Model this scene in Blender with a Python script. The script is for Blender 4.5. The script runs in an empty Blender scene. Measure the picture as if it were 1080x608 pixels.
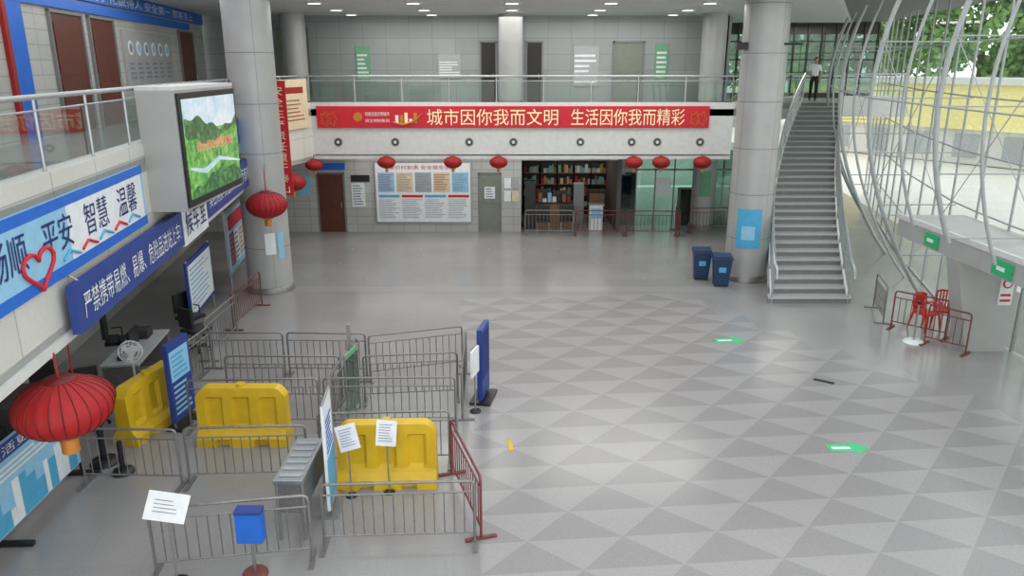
import bpy, bmesh, math, random
from mathutils import Matrix, Vector
random.seed(4)
R=math.radians
scene=bpy.context.scene
scene.view_settings.view_transform='Standard'
# ------------------------------------------------------------ materials
def lin(c):
    c=c/255.0
    return c/12.92 if c<=.04045 else ((c+.055)/1.055)**2.4
def L3(rgb): return tuple(lin(c) for c in rgb)
def newmat(name):
    m=bpy.data.materials.new(name); m.use_nodes=True
    nt=m.node_tree; b=nt.nodes['Principled BSDF']
    return m,nt,b
def mat(name,rgb,rough=.5,metal=0,var=.06,scale=6,emit=0,bump=0,spec=.5):
    m,nt,b=newmat(name)
    c=L3(rgb)
    tc=nt.nodes.new('ShaderNodeTexCoord')
    n=nt.nodes.new('ShaderNodeTexNoise'); n.inputs['Scale'].default_value=scale; n.inputs['Detail'].default_value=4
    nt.links.new(tc.outputs['Object'],n.inputs['Vector'])
    r=nt.nodes.new('ShaderNodeValToRGB')
    r.color_ramp.elements[0].position=.3; r.color_ramp.elements[1].position=.7
    r.color_ramp.elements[0].color=tuple(max(0,x*(1-var)) for x in c)+(1,)
    r.color_ramp.elements[1].color=tuple(min(1,x*(1+var)) for x in c)+(1,)
    nt.links.new(n.outputs['Fac'],r.inputs['Fac'])
    nt.links.new(r.outputs['Color'],b.inputs['Base Color'])
    b.inputs['Roughness'].default_value=rough; b.inputs['Metallic'].default_value=metal
    b.inputs['Specular IOR Level'].default_value=spec
    if emit:
        nt.links.new(r.outputs['Color'],b.inputs['Emission Color']); b.inputs['Emission Strength'].default_value=emit
    if bump:
        bp=nt.nodes.new('ShaderNodeBump'); bp.inputs['Strength'].default_value=bump
        nt.links.new(n.outputs['Fac'],bp.inputs['Height']); nt.links.new(bp.outputs['Normal'],b.inputs['Normal'])
    return m
def tilemat(name,rgb,tw,th,mort,rough=.35,horiz=False,ms=.012,var=.05,offset=0.0,rot=0,spec=.5):
    m,nt,b=newmat(name)
    tc=nt.nodes.new('ShaderNodeTexCoord')
    br=nt.nodes.new('ShaderNodeTexBrick')
    if horiz:
        mp=nt.nodes.new('ShaderNodeMapping'); mp.inputs['Rotation'].default_value=(0,0,rot)
        nt.links.new(tc.outputs['Object'],mp.inputs['Vector']); nt.links.new(mp.outputs['Vector'],br.inputs['Vector'])
    else:
        sp=nt.nodes.new('ShaderNodeSeparateXYZ'); nt.links.new(tc.outputs['Object'],sp.inputs[0])
        ad=nt.nodes.new('ShaderNodeMath'); nt.links.new(sp.outputs[0],ad.inputs[0]); nt.links.new(sp.outputs[1],ad.inputs[1])
        cb=nt.nodes.new('ShaderNodeCombineXYZ'); nt.links.new(ad.outputs[0],cb.inputs[0]); nt.links.new(sp.outputs[2],cb.inputs[1])
        nt.links.new(cb.outputs[0],br.inputs['Vector'])
    c=L3(rgb)
    br.offset=offset; br.inputs['Scale'].default_value=1
    br.inputs['Brick Width'].default_value=tw; br.inputs['Row Height'].default_value=th
    br.inputs['Mortar Size'].default_value=ms; br.inputs['Mortar Smooth'].default_value=.1
    br.inputs['Color1'].default_value=tuple(x*(1-var) for x in c)+(1,)
    br.inputs['Color2'].default_value=tuple(min(1,x*(1+var)) for x in c)+(1,)
    br.inputs['Mortar'].default_value=L3(mort)+(1,)
    n=nt.nodes.new('ShaderNodeTexNoise'); n.inputs['Scale'].default_value=60; n.inputs['Detail'].default_value=3
    nt.links.new(tc.outputs['Object'],n.inputs['Vector'])
    mx=nt.nodes.new('ShaderNodeMixRGB'); mx.blend_type='OVERLAY'; mx.inputs['Fac'].default_value=.35
    nt.links.new(br.outputs['Color'],mx.inputs['Color1']); nt.links.new(n.outputs['Fac'],mx.inputs['Color2'])
    n2=nt.nodes.new('ShaderNodeTexNoise'); n2.inputs['Scale'].default_value=.5; n2.inputs['Detail'].default_value=5
    nt.links.new(tc.outputs['Object'],n2.inputs['Vector'])
    mx2=nt.nodes.new('ShaderNodeMixRGB'); mx2.blend_type='OVERLAY'; mx2.inputs['Fac'].default_value=.22
    nt.links.new(mx.outputs['Color'],mx2.inputs['Color1']); nt.links.new(n2.outputs['Fac'],mx2.inputs['Color2'])
    nt.links.new(mx2.outputs['Color'],b.inputs['Base Color'])
    b.inputs['Roughness'].default_value=rough; b.inputs['Specular IOR Level'].default_value=spec
    return m
def glassmat(name,rgb,gl=.12,fac=.1):
    m,nt,b=newmat(name); nt.nodes.remove(b)
    out=nt.nodes['Material Output']
    t=nt.nodes.new('ShaderNodeBsdfTransparent'); t.inputs['Color'].default_value=L3(rgb)+(1,)
    g=nt.nodes.new('ShaderNodeBsdfGlossy'); g.inputs['Roughness'].default_value=.03
    f=nt.nodes.new('ShaderNodeLayerWeight'); f.inputs['Blend'].default_value=gl
    mu=nt.nodes.new('ShaderNodeMath'); mu.operation='MULTIPLY_ADD'; mu.inputs[1].default_value=.5; mu.inputs[2].default_value=fac*.5
    nt.links.new(f.outputs['Facing'],mu.inputs[0])
    mx=nt.nodes.new('ShaderNodeMixShader')
    nt.links.new(mu.outputs[0],mx.inputs['Fac']); nt.links.new(t.outputs[0],mx.inputs[1]); nt.links.new(g.outputs[0],mx.inputs[2])
    nt.links.new(mx.outputs[0],out.inputs['Surface'])
    return m
M={}
M['white']=mat('white_paint',(210,211,209),.5)
M['wtile']=tilemat('white_wall_tile',(184,184,180),.6,.3,(154,154,150))
M['ftile']=tilemat('fascia_panel',(208,207,199),1.2,.95,(172,170,162),.4,ms=.012)
M['uptile']=tilemat('upper_wall_tile',(150,155,154),.9,.6,(130,135,135),.3)
M['floor']=tilemat('floor_granite',(148,146,144),.8,.8,(141,139,137),.2,True,.004,.03,rot=R(-5.1),spec=.6)
M['deck']=mat('deck_stone',(130,132,130),.2)
M['tl']=mat('granite_light',(156,153,151),.22,var=.13,scale=70,spec=.55)
M['td']=mat('granite_dark',(142,139,138),.22,var=.14,scale=70,spec=.55)
M['tm']=mat('granite_band',(155,153,151),.18,var=.05,scale=30,spec=.6)
M['col']=mat('column_panel',(174,174,172),.35,.1,.05,2)
M['seam']=mat('panel_seam',(122,124,125),.5)
M['steel']=mat('brushed_steel',(165,167,169),.32,.8,.08,20)
M['steeld']=mat('weathered_steel',(138,136,134),.4,.6,.15,20)
M['rail']=mat('handrail_steel',(180,184,186),.25,.6)
M['truss']=mat('truss_paint',(166,171,171),.4,.1)
M['rust']=mat('red_oxide_paint',(124,66,62),.5,.2,.15)
M['glass']=glassmat('clear_glass',(220,235,230),.25,.12)
M['fglass']=glassmat('facade_glass',(238,245,243),.1,.05)
M['gglass']=glassmat('green_glass',(180,205,196),.3,.15)
M['ceil']=mat('ceiling_panel',(206,208,206),.5)
M['ceild']=mat('ceiling_gap',(112,114,114),.6)
M['red']=mat('banner_red',(200,30,46),.55)
M['redd']=mat('deep_red',(150,26,26),.5)
M['lant']=mat('lantern_silk',(164,18,22),.6,var=.12)
M['lrib']=mat('lantern_rib',(104,10,14),.5)
M['gold']=mat('gold_trim',(200,130,50),.5,.2)
M['yel']=mat('cream_text',(252,238,190),.5)
M['yplast']=mat('yellow_plastic',(214,176,30),.42,var=.1,scale=3)
M['blue']=mat('sign_blue',(36,62,138),.45)
M['bblue']=mat('bright_blue',(30,104,204),.45)
M['lblue']=mat('pale_blue',(144,196,226),.5)
M['cyan']=mat('cyan_print',(80,168,210),.5)
M['paper']=mat('paper_white',(228,232,234),.5)
M['ink']=mat('ink_grey',(130,140,150),.6)
M['inkb']=mat('ink_navy',(24,40,110),.6)
M['black']=mat('black_plastic',(28,29,32),.4)
M['dark']=mat('dark_interior',(52,50,48),.7)
M['brown']=mat('brown_door',(96,50,38),.4,var=.15)
M['gdoor']=mat('grey_green_door',(126,131,119),.5)
M['green']=mat('sign_green',(32,150,96),.5,emit=.25)
M['fgreen']=mat('floor_sticker_green',(70,190,130),.5)
M['pgreen']=mat('poster_green',(110,165,130),.5)
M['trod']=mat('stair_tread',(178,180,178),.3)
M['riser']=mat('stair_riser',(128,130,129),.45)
M['cone']=mat('plastic_red',(214,40,36),.4)
M['bin']=mat('bin_blue',(26,54,92),.4)
M['skin']=mat('skin',(196,148,122),.55)
M['hair']=mat('hair_black',(20,18,18),.6)
M['shirt']=mat('shirt_white',(240,242,244),.7)
M['trou']=mat('trousers_black',(30,30,36),.7)
M['wood']=mat('desk_wood',(140,104,72),.5,var=.15)
M['beige']=mat('beige_poster',(216,200,168),.55)
M['lamp']=mat('lamp_diffuser',(255,250,235),.5,emit=4)
M['out']=mat('paving_pale',(216,213,205),.8)
M['ywall']=mat('yellow_wall',(234,222,150),.8)
M['obuild']=mat('pale_building',(208,207,200),.8)
M['leaf']=mat('leaf_green',(128,164,96),.7,var=.35,scale=2)
M['bark']=mat('bark',(120,108,92),.9)
M['gray']=mat('grey_print',(164,168,170),.5)
M['shopw']=mat('shop_interior_wall',(92,87,80),.6,var=.15,scale=1)
def ledmat(name,c0,c1,c2,sc):
    m,nt,b=newmat(name); tc=nt.nodes.new('ShaderNodeTexCoord')
    n=nt.nodes.new('ShaderNodeTexNoise'); n.inputs['Scale'].default_value=sc; n.inputs['Detail'].default_value=12; n.inputs['Roughness'].default_value=.8
    nt.links.new(tc.outputs['Object'],n.inputs['Vector'])
    r=nt.nodes.new('ShaderNodeValToRGB'); e=r.color_ramp.elements
    e[0].position=.38; e[0].color=L3(c0)+(1,); e[1].position=.64; e[1].color=L3(c2)+(1,)
    q=e.new(.5); q.color=L3(c1)+(1,)
    nt.links.new(n.outputs['Fac'],r.inputs['Fac']); nt.links.new(r.outputs['Color'],b.inputs['Emission Color']); b.inputs['Emission Strength'].default_value=.95
    b.inputs['Base Color'].default_value=(.02,.02,.02,1); b.inputs['Roughness'].default_value=.3
    return m
M['led']=ledmat('led_meadow',(40,96,38),(92,170,66),(176,216,120),4)
M['ledhill']=ledmat('led_forest',(14,50,26),(36,100,44),(110,170,90),7)
M['ledsky']=ledmat('led_sky',(170,206,226),(206,226,236),(240,244,244),1.5)
M['ledred']=mat('led_pink',(236,100,118),.5,emit=.6)

# ------------------------------------------------------------ mesh builder
class MB:
    def __init__(s,T=None): s.v=[];s.f=[];s.m=[];s.mats=[];s.T=T or Matrix.Identity(4);s.sm=[]
    def mi(s,k):
        m=M[k]
        if m not in s.mats: s.mats.append(m)
        return s.mats.index(m)
    def add(s,vs,fs,k,smooth=False):
        o=len(s.v); i=s.mi(k)
        s.v+=[s.T@Vector(p) for p in vs]
        for f in fs: s.f.append([o+a for a in f]); s.m.append(i); s.sm.append(smooth)
        return s
    def box(s,x0,x1,y0,y1,z0,z1,k):
        return s.add([(x0,y0,z0),(x1,y0,z0),(x1,y1,z0),(x0,y1,z0),(x0,y0,z1),(x1,y0,z1),(x1,y1,z1),(x0,y1,z1)],
          [(0,3,2,1),(4,5,6,7),(0,1,5,4),(1,2,6,5),(2,3,7,6),(3,0,4,7)],k)
    def prism(s,pts,z0,z1,k):
        n=len(pts)
        a=sum(pts[i][0]*pts[(i+1)%n][1]-pts[(i+1)%n][0]*pts[i][1] for i in range(n))
        if a<0: pts=pts[::-1]
        vs=[(p[0],p[1],z0) for p in pts]+[(p[0],p[1],z1) for p in pts]
        fs=[tuple(range(n-1,-1,-1)),tuple(range(n,2*n))]+[(i,(i+1)%n,n+(i+1)%n,n+i) for i in range(n)]
        return s.add(vs,fs,k)
    def path(s,pts,r,k,n=8,closed=False,caps=True):
        pts=[Vector(p) for p in pts]; N=len(pts); vs=[];fs=[]
        rs=r if isinstance(r,(list,tuple)) else [r]*N
        prev=None
        for i,p in enumerate(pts):
            if closed: t=pts[(i+1)%N]-pts[i-1]
            else: t=pts[min(i+1,N-1)]-pts[max(i-1,0)]
            t.normalize()
            if prev is None:
                up=Vector((0,0,1)) if abs(t.z)<.9 else Vector((1,0,0))
                a=t.cross(up).normalized()
            else:
                a=(prev-t*prev.dot(t)); a.normalize()
            prev=a; b2=t.cross(a)
            for j in range(n):
                w=2*math.pi*j/n; vs.append(p+(a*math.cos(w)+b2*math.sin(w))*rs[i])
        for i in range(N if closed else N-1):
            for j in range(n):
                a0=i*n+j;a1=i*n+(j+1)%n;b0=((i+1)%N)*n+j;b1=((i+1)%N)*n+(j+1)%n
                fs.append((a0,b0,b1,a1))
        s.add(vs,fs,k,n>5)
        if caps and not closed:
            s.add(vs[:n],[tuple(range(n))],k); s.add(vs[-n:],[tuple(range(n-1,-1,-1))],k)
        return s
    def tube(s,a,b,r,k,n=8): return s.path([a,b],r,k,n)
    def lathe(s,cx,cy,prof,k,n=24,a0=0,a1=2*math.pi,fn=None):
        full=abs(a1-a0-2*math.pi)<1e-6; c=n if full else n+1
        vs=[];fs=[]
        for (r,z) in prof:
            for j in range(c):
                w=a0+(a1-a0)*j/n; rr=r*(fn(w) if fn else 1)
                vs.append((cx+rr*math.cos(w),cy+rr*math.sin(w),z))
        for i in range(len(prof)-1):
            for j in range(n):
                j2=(j+1)%c if full else j+1
                fs.append((i*c+j,i*c+j2,(i+1)*c+j2,(i+1)*c+j))
        return s.add(vs,fs,k,True)
    def text(s,body,x0,x1,z0,z1,y,k,ex=.004):
        cu=bpy.data.curves.new('t','FONT'); cu.body=body; cu.size=1; cu.resolution_u=2; cu.extrude=0
        o=bpy.data.objects.new('t',cu); scene.collection.objects.link(o)
        dg=bpy.context.evaluated_depsgraph_get(); me=bpy.data.meshes.new_from_object(o.evaluated_get(dg))
        if len(me.vertices):
            xs=[v.co.x for v in me.vertices]; ys=[v.co.y for v in me.vertices]
            ax,bx,ay,by=min(xs),max(xs),min(ys),max(ys)
            sx=(x1-x0)/max(bx-ax,1e-3); sz=(z1-z0)/max(by-ay,1e-3)
            s.add([(x0+(v.co.x-ax)*sx,y,z0+(v.co.y-ay)*sz) for v in me.vertices],[tuple(p.vertices) for p in me.polygons],k)
        bpy.data.objects.remove(o); bpy.data.curves.remove(cu)
        return s
    def lines(s,x0,x1,z0,z1,y,k,rows,fill=.45,seed=0):
        rd=random.Random(seed); h=(z1-z0)/rows
        for i in range(rows):
            z=z0+i*h+h*.25; w=(x1-x0)*(.6+.4*rd.random())
            s.box(x0,x0+w,y-.003,y,z,z+h*fill,k)
        return s
    def obj(s,name,parent=None,bevel=0):
        me=bpy.data.meshes.new(name); me.from_pydata([tuple(v) for v in s.v],[],s.f)
        for m_ in s.mats: me.materials.append(m_)
        for p,i,sm in zip(me.polygons,s.m,s.sm): p.material_index=i; p.use_smooth=sm
        me.update(); o=bpy.data.objects.new(name,me); scene.collection.objects.link(o)
        if parent: o.parent=parent
        if bevel:
            bm=o.modifiers.new('b','BEVEL'); bm.width=bevel; bm.segments=2; bm.limit_method='ANGLE'
        return o
def frame(ox,oy,ang=0,oz=0): return Matrix.Translation((ox,oy,oz))@Matrix.Rotation(ang,4,'Z')
LW=frame(-4.17,0,math.atan2(.9885,-.1512))   # left gallery frame: x away, y into the gallery
def sY(Y): return Y/.9885

# ------------------------------------------------------------ floor
f=MB(); f.add([(-15,3,0),(12,3,0),(17,40,0),(-15,40,0)],[(0,1,2,3)],'floor'); floor=f.obj('floor')
S=.66
T=frame(-1.45,20.0,R(5.1))
g=MB(T)
def inside(x,y):
    w=T@Vector((x,y,0)); X,Y=w.x,w.y
    lim=4.6+(20-Y)*(9.6-4.6)/(20-12.5)
    return X<lim and X<10.2 and Y>4
for i in range(0,19):
    for j in range(-24,0):
        x=i*S;y=j*S
        if not inside(x+S*.5,y+S*.5): continue
        a,b_,c,d=(x,y,.004),(x+S,y,.004),(x+S,y+S,.004),(x,y+S,.004)
        if (i+j)%2==0:
            g.add([a,b_,c],[(0,1,2)],'td'); g.add([a,c,d],[(0,1,2)],'tl')
        else:
            g.add([a,b_,d],[(0,1,2)],'td'); g.add([b_,c,d],[(0,1,2)],'tl')
g.obj('tile_inlay',floor)
g=MB()
g.add([(-9,20.7,.003),(6.3,20.7,.003),(6.3,21.2,.003),(-9,21.2,.003)],[(0,1,2,3)],'tm')
g.add([(-9,23.6,.003),(9,23.6,.003),(9,23.75,.003),(-9,23.75,.003)],[(0,1,2,3)],'tm')
for i in range(10):
    for j in range(3):
        X=-5.6+i*1.2; Y=22.1+j*1.9; g.add([(X-.07,Y,.003),(X,Y-.09,.003),(X+.07,Y,.003),(X,Y+.09,.003)],[(0,1,2,3)],'seam')
g.obj('band_inlay',floor)

# ------------------------------------------------------------ gallery decks, fascias
def lp(Y,off=0): return (-4.17-.153*Y-off,Y)
edge=[lp(3),lp(23.5),(-6.98,27),(7.7,27)]
dk=MB(); dk.prism(edge+[(12.1,32.8),(16.6,32.8),(16.6,37),(-15,37),(-15,3)],4.5,4.73,'deck'); dk.obj('gallery_floor')
so=MB(); so.prism([lp(3),lp(23.5),(-6.98,27),(7.7,27),(7.7,37),(-15,37),(-15,3)],3.0,3.12,'ceil')
so.obj('ceiling_under_gallery')
fa=MB()
def wallseg(mb,p,q,th,z0,z1,k):
    p=Vector(p);q=Vector(q);d=(q-p).normalized();n=Vector((-d.y,d.x))*th
    mb.prism([tuple(p),tuple(q),tuple(q+n),tuple(p+n)],z0,z1,k)
wallseg(fa,edge[0],edge[1],.3,2.98,4.95,'ftile')
wallseg(fa,edge[1],edge[2],.3,2.98,4.95,'ftile')
wallseg(fa,edge[2],edge[3],.3,3.17,4.95,'white')
wallseg(fa,(7.7,27),(12.1,32.8),.3,4.1,4.95,'white')
fa.box(13.9,16.6,32.7,33,4.1,4.95,'white')
wallseg(fa,(edge[0][0]+.04,3),(edge[1][0]+.04,23.5),.08,2.9,3.02,'white')
for X in [-6.1,-4.1,-1.5,0.05,2.4,4.2,5.1,6.6]:
    fa.path([(X,26.985,3.6),(X,27.02,3.6)],.15,'steeld',20); fa.path([(X,26.975,3.6),(X,27.02,3.6)],.11,'dark',20)
    fa.path([(X,26.97,3.6),(X,27.02,3.6)],.06,'white',12)
fa.obj('wall_gallery_fascia')

def glassrail(name,pts,z0,z1,step=1.6):
    mb=MB()
    for p,q in zip(pts[:-1],pts[1:]):
        p=Vector(p);q=Vector(q);d=q-p;L=d.length;n=max(1,round(L/step))
        mb.tube((p.x,p.y,z1),(q.x,q.y,z1),.035,'rail')
        mb.tube((p.x,p.y,z1-.16),(q.x,q.y,z1-.16),.014,'rail')
        for i in range(n+1):
            a=p+d*(i/n); mb.tube((a.x,a.y,z0),(a.x,a.y,z1),.022,'rail')
            if i<n:
                a2=p+d*((i+.04)/n);b2=p+d*((i+.96)/n)
                mb.add([(a2.x,a2.y,z0+.04),(b2.x,b2.y,z0+.04),(b2.x,b2.y,z1-.18),(a2.x,a2.y,z1-.18)],[(0,1,2,3)],'glass')
    return mb.obj(name)
gr=[(lp(3)[0]-.12,3),(lp(23.5)[0]-.12,23.5),(-7.1,27.15),(7.65,27.15)]
glassrail('glass_railing',gr,4.95,5.83)
glassrail('glass_railing',[(7.65,27.15),(12.0,32.85)],4.95,5.83)
glassrail('glass_railing',[(14.0,32.85),(16.4,32.85)],4.95,5.83)

# ------------------------------------------------------------ walls
w=MB(LW); w.box(3,30,3.2,3.4,0,3.0,'wtile'); w.obj('wall_left_ground')
w=MB(LW); w.box(3,31.6,3.0,3.2,4.73,8.07,'wtile'); w.obj('wall_left_gallery')
w=MB(); w.box(-15,-7.45,28.75,29,0,3.0,'wtile'); w.box(-6.35,-1.3,28.75,29,0,3.0,'wtile'); w.box(-7.45,-6.35,28.75,29,2.3,3.0,'wtile')
w.box(-1.3,-.4,28.75,29,2.3,3.0,'wtile'); w.box(-.4,.35,28.75,29,0,3.0,'wtile'); w.box(.35,4.0,28.75,29,2.75,3.0,'wtile')
w.box(4.0,4.15,28.75,33,0,3.0,'shopw'); w.obj('wall_back_ground')
w=MB(); w.box(-15,8.4,31,31.2,4.73,8.07,'uptile'); w.box(8.3,8.5,31,36.6,4.73,8.07,'uptile'); w.obj('wall_back_gallery')
w=MB(); w.box(.2,5.4,33,33.2,0,3.0,'shopw'); w.box(.2,.35,29,33,0,3.0,'shopw'); w.obj('wall_shop_back')
def door(name,x0,x1,z1,y,k,T=None,z0=0):
    d=MB(T); d.box(x0,x1,y-.02,y+.05,z0,z0+z1,k); t=.06
    for a in (x0-t,x1): d.box(a,a+t,y-.06,y+.06,z0,z0+z1+t,'seam')
    d.box(x0-t,x1+t,y-.06,y+.06,z0+z1,z0+z1+t,'seam')
    d.box(x0+.15,x1-.15,y-.035,y-.02,z0+.2,z0+z1*.42,k); d.box(x0+.15,x1-.15,y-.035,y-.02,z0+z1*.5,z0+z1-.2,k)
    d.tube((x1-.1,y-.08,z0+.95),(x1-.1,y-.08,z0+1.15),.015,'steel'); return d.obj(name)
door('door_1',-7.38,-6.42,2.24,28.8,'brown')
door('door_2',-1.24,-.46,2.24,28.8,'gdoor')
sg=MB(); sg.box(-1.05,-.65,28.74,28.77,1.3,1.75,'paper'); sg.lines(-1.0,-.7,1.33,1.72,28.74,'ink',4); sg.obj('door_notice')
for i,(a,b_) in enumerate([(17.4,19.1),(19.6,21.2),(27.6,29.4)]):
    door('door_%d'%(i+3),sY(a),sY(b_),2.55,2.99,'brown',LW,4.73)
door('door_6',-1.2,-.65,2.3,30.98,'dark',None,4.73)
door('door_7',.6,1.15,2.3,30.98,'dark',None,4.73)
door('door_9',4.0,5.1,2.3,30.98,'gdoor',None,4.73)
# gallery posters
p=MB(LW); p.box(sY(15.4),sY(16.1),2.93,3,4.73,7.4,'bblue'); p.box(sY(15.3),sY(15.45),2.92,3,4.73,7.7,'redd'); p.box(sY(15.4),sY(29),2.92,3,7.38,7.6,'bblue'); p.box(sY(12),sY(31),2.9,3,7.65,8.0,'bblue')
p.text('文明服务 礼貌待人 安全第一 旅客至上',sY(18),sY(29.5),7.7,7.95,2.89,'paper'); p.obj('gallery_slogan_frame')
p=MB(LW); p.box(sY(21.8),sY(26.4),2.95,3,5.6,7.1,'gray')
for i in range(6):
    x=sY(22.1+i*.7); p.path([(x+.25,2.95,6.65),(x+.25,2.94,6.65)],.2,'paper',16); p.path([(x+.25,2.94,6.65),(x+.25,2.93,6.65)],.12,'lblue' if i%2 else 'ink',12); p.lines(x,x+.5,5.8,6.3,2.94,'ink',4,seed=i)
p.obj('staff_notice_board')
p=MB()
for X,k,z0,z1,wd in [(-6.1,'pgreen',5.6,6.9,.55),(-2.9,'gray',5.7,6.6,.9),(5.6,'pgreen',5.6,7.0,.5),(2.4,'gray',5.4,6.9,1.0)]:
    p.box(X,X+wd,30.95,31,z0,z1,k); p.lines(X+.05,X+wd-.05,z0+.08,z1-.25,30.95,'paper',6,seed=int(X))
p.obj('gallery_wall_poster')
w=MB()
w.box(-9.1,-7.9,30.94,30.97,5.0,7.6,'steeld'); w.box(-9.0,-8.0,30.9,30.95,5.1,7.5,'leaf'); w.obj('window_1')
w=MB(); w.box(8.4,16.8,36.5,36.7,7.55,8.07,'dark'); w.box(8.4,16.8,36.5,36.7,4.73,4.95,'dark')
for i in range(14):
    x=8.4+i*.64; w.box(x,x+.07,36.45,36.55,4.73,8.0,'black')
for z in (5.6,6.4,7.2): w.box(8.4,16.8,36.45,36.55,z,z+.06,'black')
w.box(8.4,16.8,36.52,36.53,4.9,8.0,'gglass'); w.obj('window_2')

# ground floor glazed shop front
w=MB()
for i in range(8):
    x=4.15+i*.75; w.box(x,x+.05,30.0,30.06,0,3,'steeld')
w.box(4.1,9.5,30,30.06,2.2,2.27,'steeld'); w.box(4.1,9.5,30.02,30.03,0,3,'gglass'); w.box(5.7,6.3,29.98,30.0,1.2,1.9,'paper'); w.obj('window_3')
w=MB(); w.box(9.45,9.5,28,37,0,3,'gglass')
for i in range(7): w.box(9.43,9.52,28+i*1.5,28.07+i*1.5,0,4.5,'steeld')
w.obj('window_4')
s=MB(); rs=random.Random(7)
s.box(.6,2.4,29.6,30.2,0,.95,'wood'); s.box(.6,2.4,29.55,30.25,.95,1.0,'black')
for i in range(5):
    x=.5+i*.72; s.box(x,x+.66,32.5,32.9,0,2.2,'dark')
    for j in range(4):
        s.box(x,x+.66,32.2,32.5,.35+j*.48,.38+j*.48,'wood'); q=x+.02
        while q<x+.58:
            ww=rs.uniform(.05,.13); s.box(q,q+ww,32.25,32.42,.38+j*.48,.38+j*.48+rs.uniform(.15,.36),rs.choice(['redd','gray','wood','beige','cyan','dark','gold','pgreen'])); q+=ww+.01
for i in range(9):
    x=.65+i*.19; s.box(x,x+.15,29.7,30.0,1.0,1.0+rs.uniform(.1,.35),rs.choice(['redd','paper','wood','beige','black','lblue']))
s.box(1.0,1.5,30.05,30.12,1.0,1.45,'black'); s.box(1.7,2.2,30.05,30.12,1.0,1.4,'black')
s.box(.5,.9,29.3,29.55,0,1.9,'black'); s.box(2.5,2.9,30.4,30.9,0,1.6,'gray'); s.box(3.1,3.8,30.6,31.1,0,1.3,'dark'); s.box(3.15,3.75,30.58,30.6,.2,1.2,'wood')
s.box(4.5,5.2,32.3,32.9,0,1.9,'gray'); s.box(4.6,5.1,32.28,32.3,.3,1.8,'dark'); s.box(7.2,8.6,32.2,32.8,0,1.1,'wood')
s.obj('shop_counter')
s=MB(); s.box(3.0,3.5,28.9,29.3,0,1.0,'paper'); s.box(3.05,3.45,28.88,28.9,.5,.9,'lblue'); s.box(2.95,3.55,28.85,29.35,1.0,1.05,'steel'); s.obj('information_kiosk')
s=MB()
for X in (1.2,2.1):
    s.box(X-.25,X+.25,28.5,28.95,.42,.48,'black'); s.box(X-.25,X+.25,28.93,28.98,.48,1.0,'black')
    for a in (-.22,.22):
        for b_ in (28.53,28.92): s.tube((X+a,b_,0),(X+a,b_,.45),.015,'steel')
s.obj('waiting_chair_row')

# big timetable board
p=MB(); x0,x1,z0,z1=-5.22,-1.52,.36,2.72
p.box(x0,x1,28.66,28.74,z0,z1,'steel'); p.box(x0+.06,x1-.06,28.65,28.66,z0+.06,z1-.06,'paper')
p.text('票价时刻表 安全乘车须知',x0+.6,x1-.6,z1-.3,z1-.14,28.64,'red')
for i in range(5):
    a=x0+.15+i*.7; p.box(a,a+.62,28.645,28.65,z0+1.2,z0+1.95,['lblue','beige','gray','beige','lblue'][i]); p.lines(a+.03,a+.6,z0+1.25,z0+1.9,28.644,'redd' if i in(0,3) else 'ink',11,.3,seed=i)
for i in range(4):
    a=x0+.15+i*.88; p.box(a,a+.8,28.646,28.65,z0+1.0,z0+1.1,'red' if i%2 else 'cyan'); p.lines(a,a+.8,z0+.2,z0+.95,28.648,'ink',12,.25,seed=i+9)
p.obj('timetable_board')
p=MB(); p.box(-6.1,-5.6,28.7,28.75,1.0,1.9,'paper'); p.lines(-6.05,-5.65,1.05,1.85,28.7,'ink',8); p.box(-6.1,-5.4,28.7,28.75,1.95,2.2,'black'); p.obj('wall_notice')
p=MB(); p.box(-8.2,-7.65,28.7,28.75,1.4,2.2,'lblue'); p.box(-7.5,-6.3,28.66,28.75,2.4,2.65,'bblue'); p.obj('office_sign')
p=MB()
for i,k in enumerate(['paper','beige','paper','gray']):
    p.box(-.3+(i%2)*.3,-.04+(i%2)*.3,28.7,28.75,1.2+(i//2)*.5,1.6+(i//2)*.5,k)
p.obj('wall_flyers')
# red banner
p=MB(); p.box(-6.78,6.85,26.93,27.0,4.09,4.83,'red')
p.text('城市因你我而文明',-2.95,1.6,4.18,4.74,26.92,'yel'); p.text('生活因你我而精彩',2.05,6.0,4.18,4.74,26.92,'yel')
p.text('创建全国文明城市',-5.1,-4.25,4.5,4.64,26.92,'paper'); p.text('讲文明树新风',-5.1,-4.25,4.28,4.4,26.92,'paper')
p.path([(-5.35,26.92,4.47),(-5.35,26.915,4.47)],.16,'gold',12)
for i in range(5):
    a=-4.05+i*.16; p.box(a,a+.11,26.918,26.925,4.25,4.4+.22*abs(math.sin(i*1.9+.6)),['paper','gold','yel'][i%3])
p.path([(-4.15,26.915,4.3),(-3.8,26.915,4.2),(-3.4,26.915,4.32),(-3.1,26.915,4.6)],[.015,.04,.04,.01],'gold',6)
for a in (-6.5,-6.25,6.35,6.6):
    p.path([(a+.13*math.cos(t)*(1+.3*math.cos(5*t)),26.92,4.4+.2*math.sin(t)*(1+.3*math.cos(5*t))) for t in [q*.31 for q in range(20)]],.012,'gold',5,closed=True)
p.obj('slogan_banner')

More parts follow.
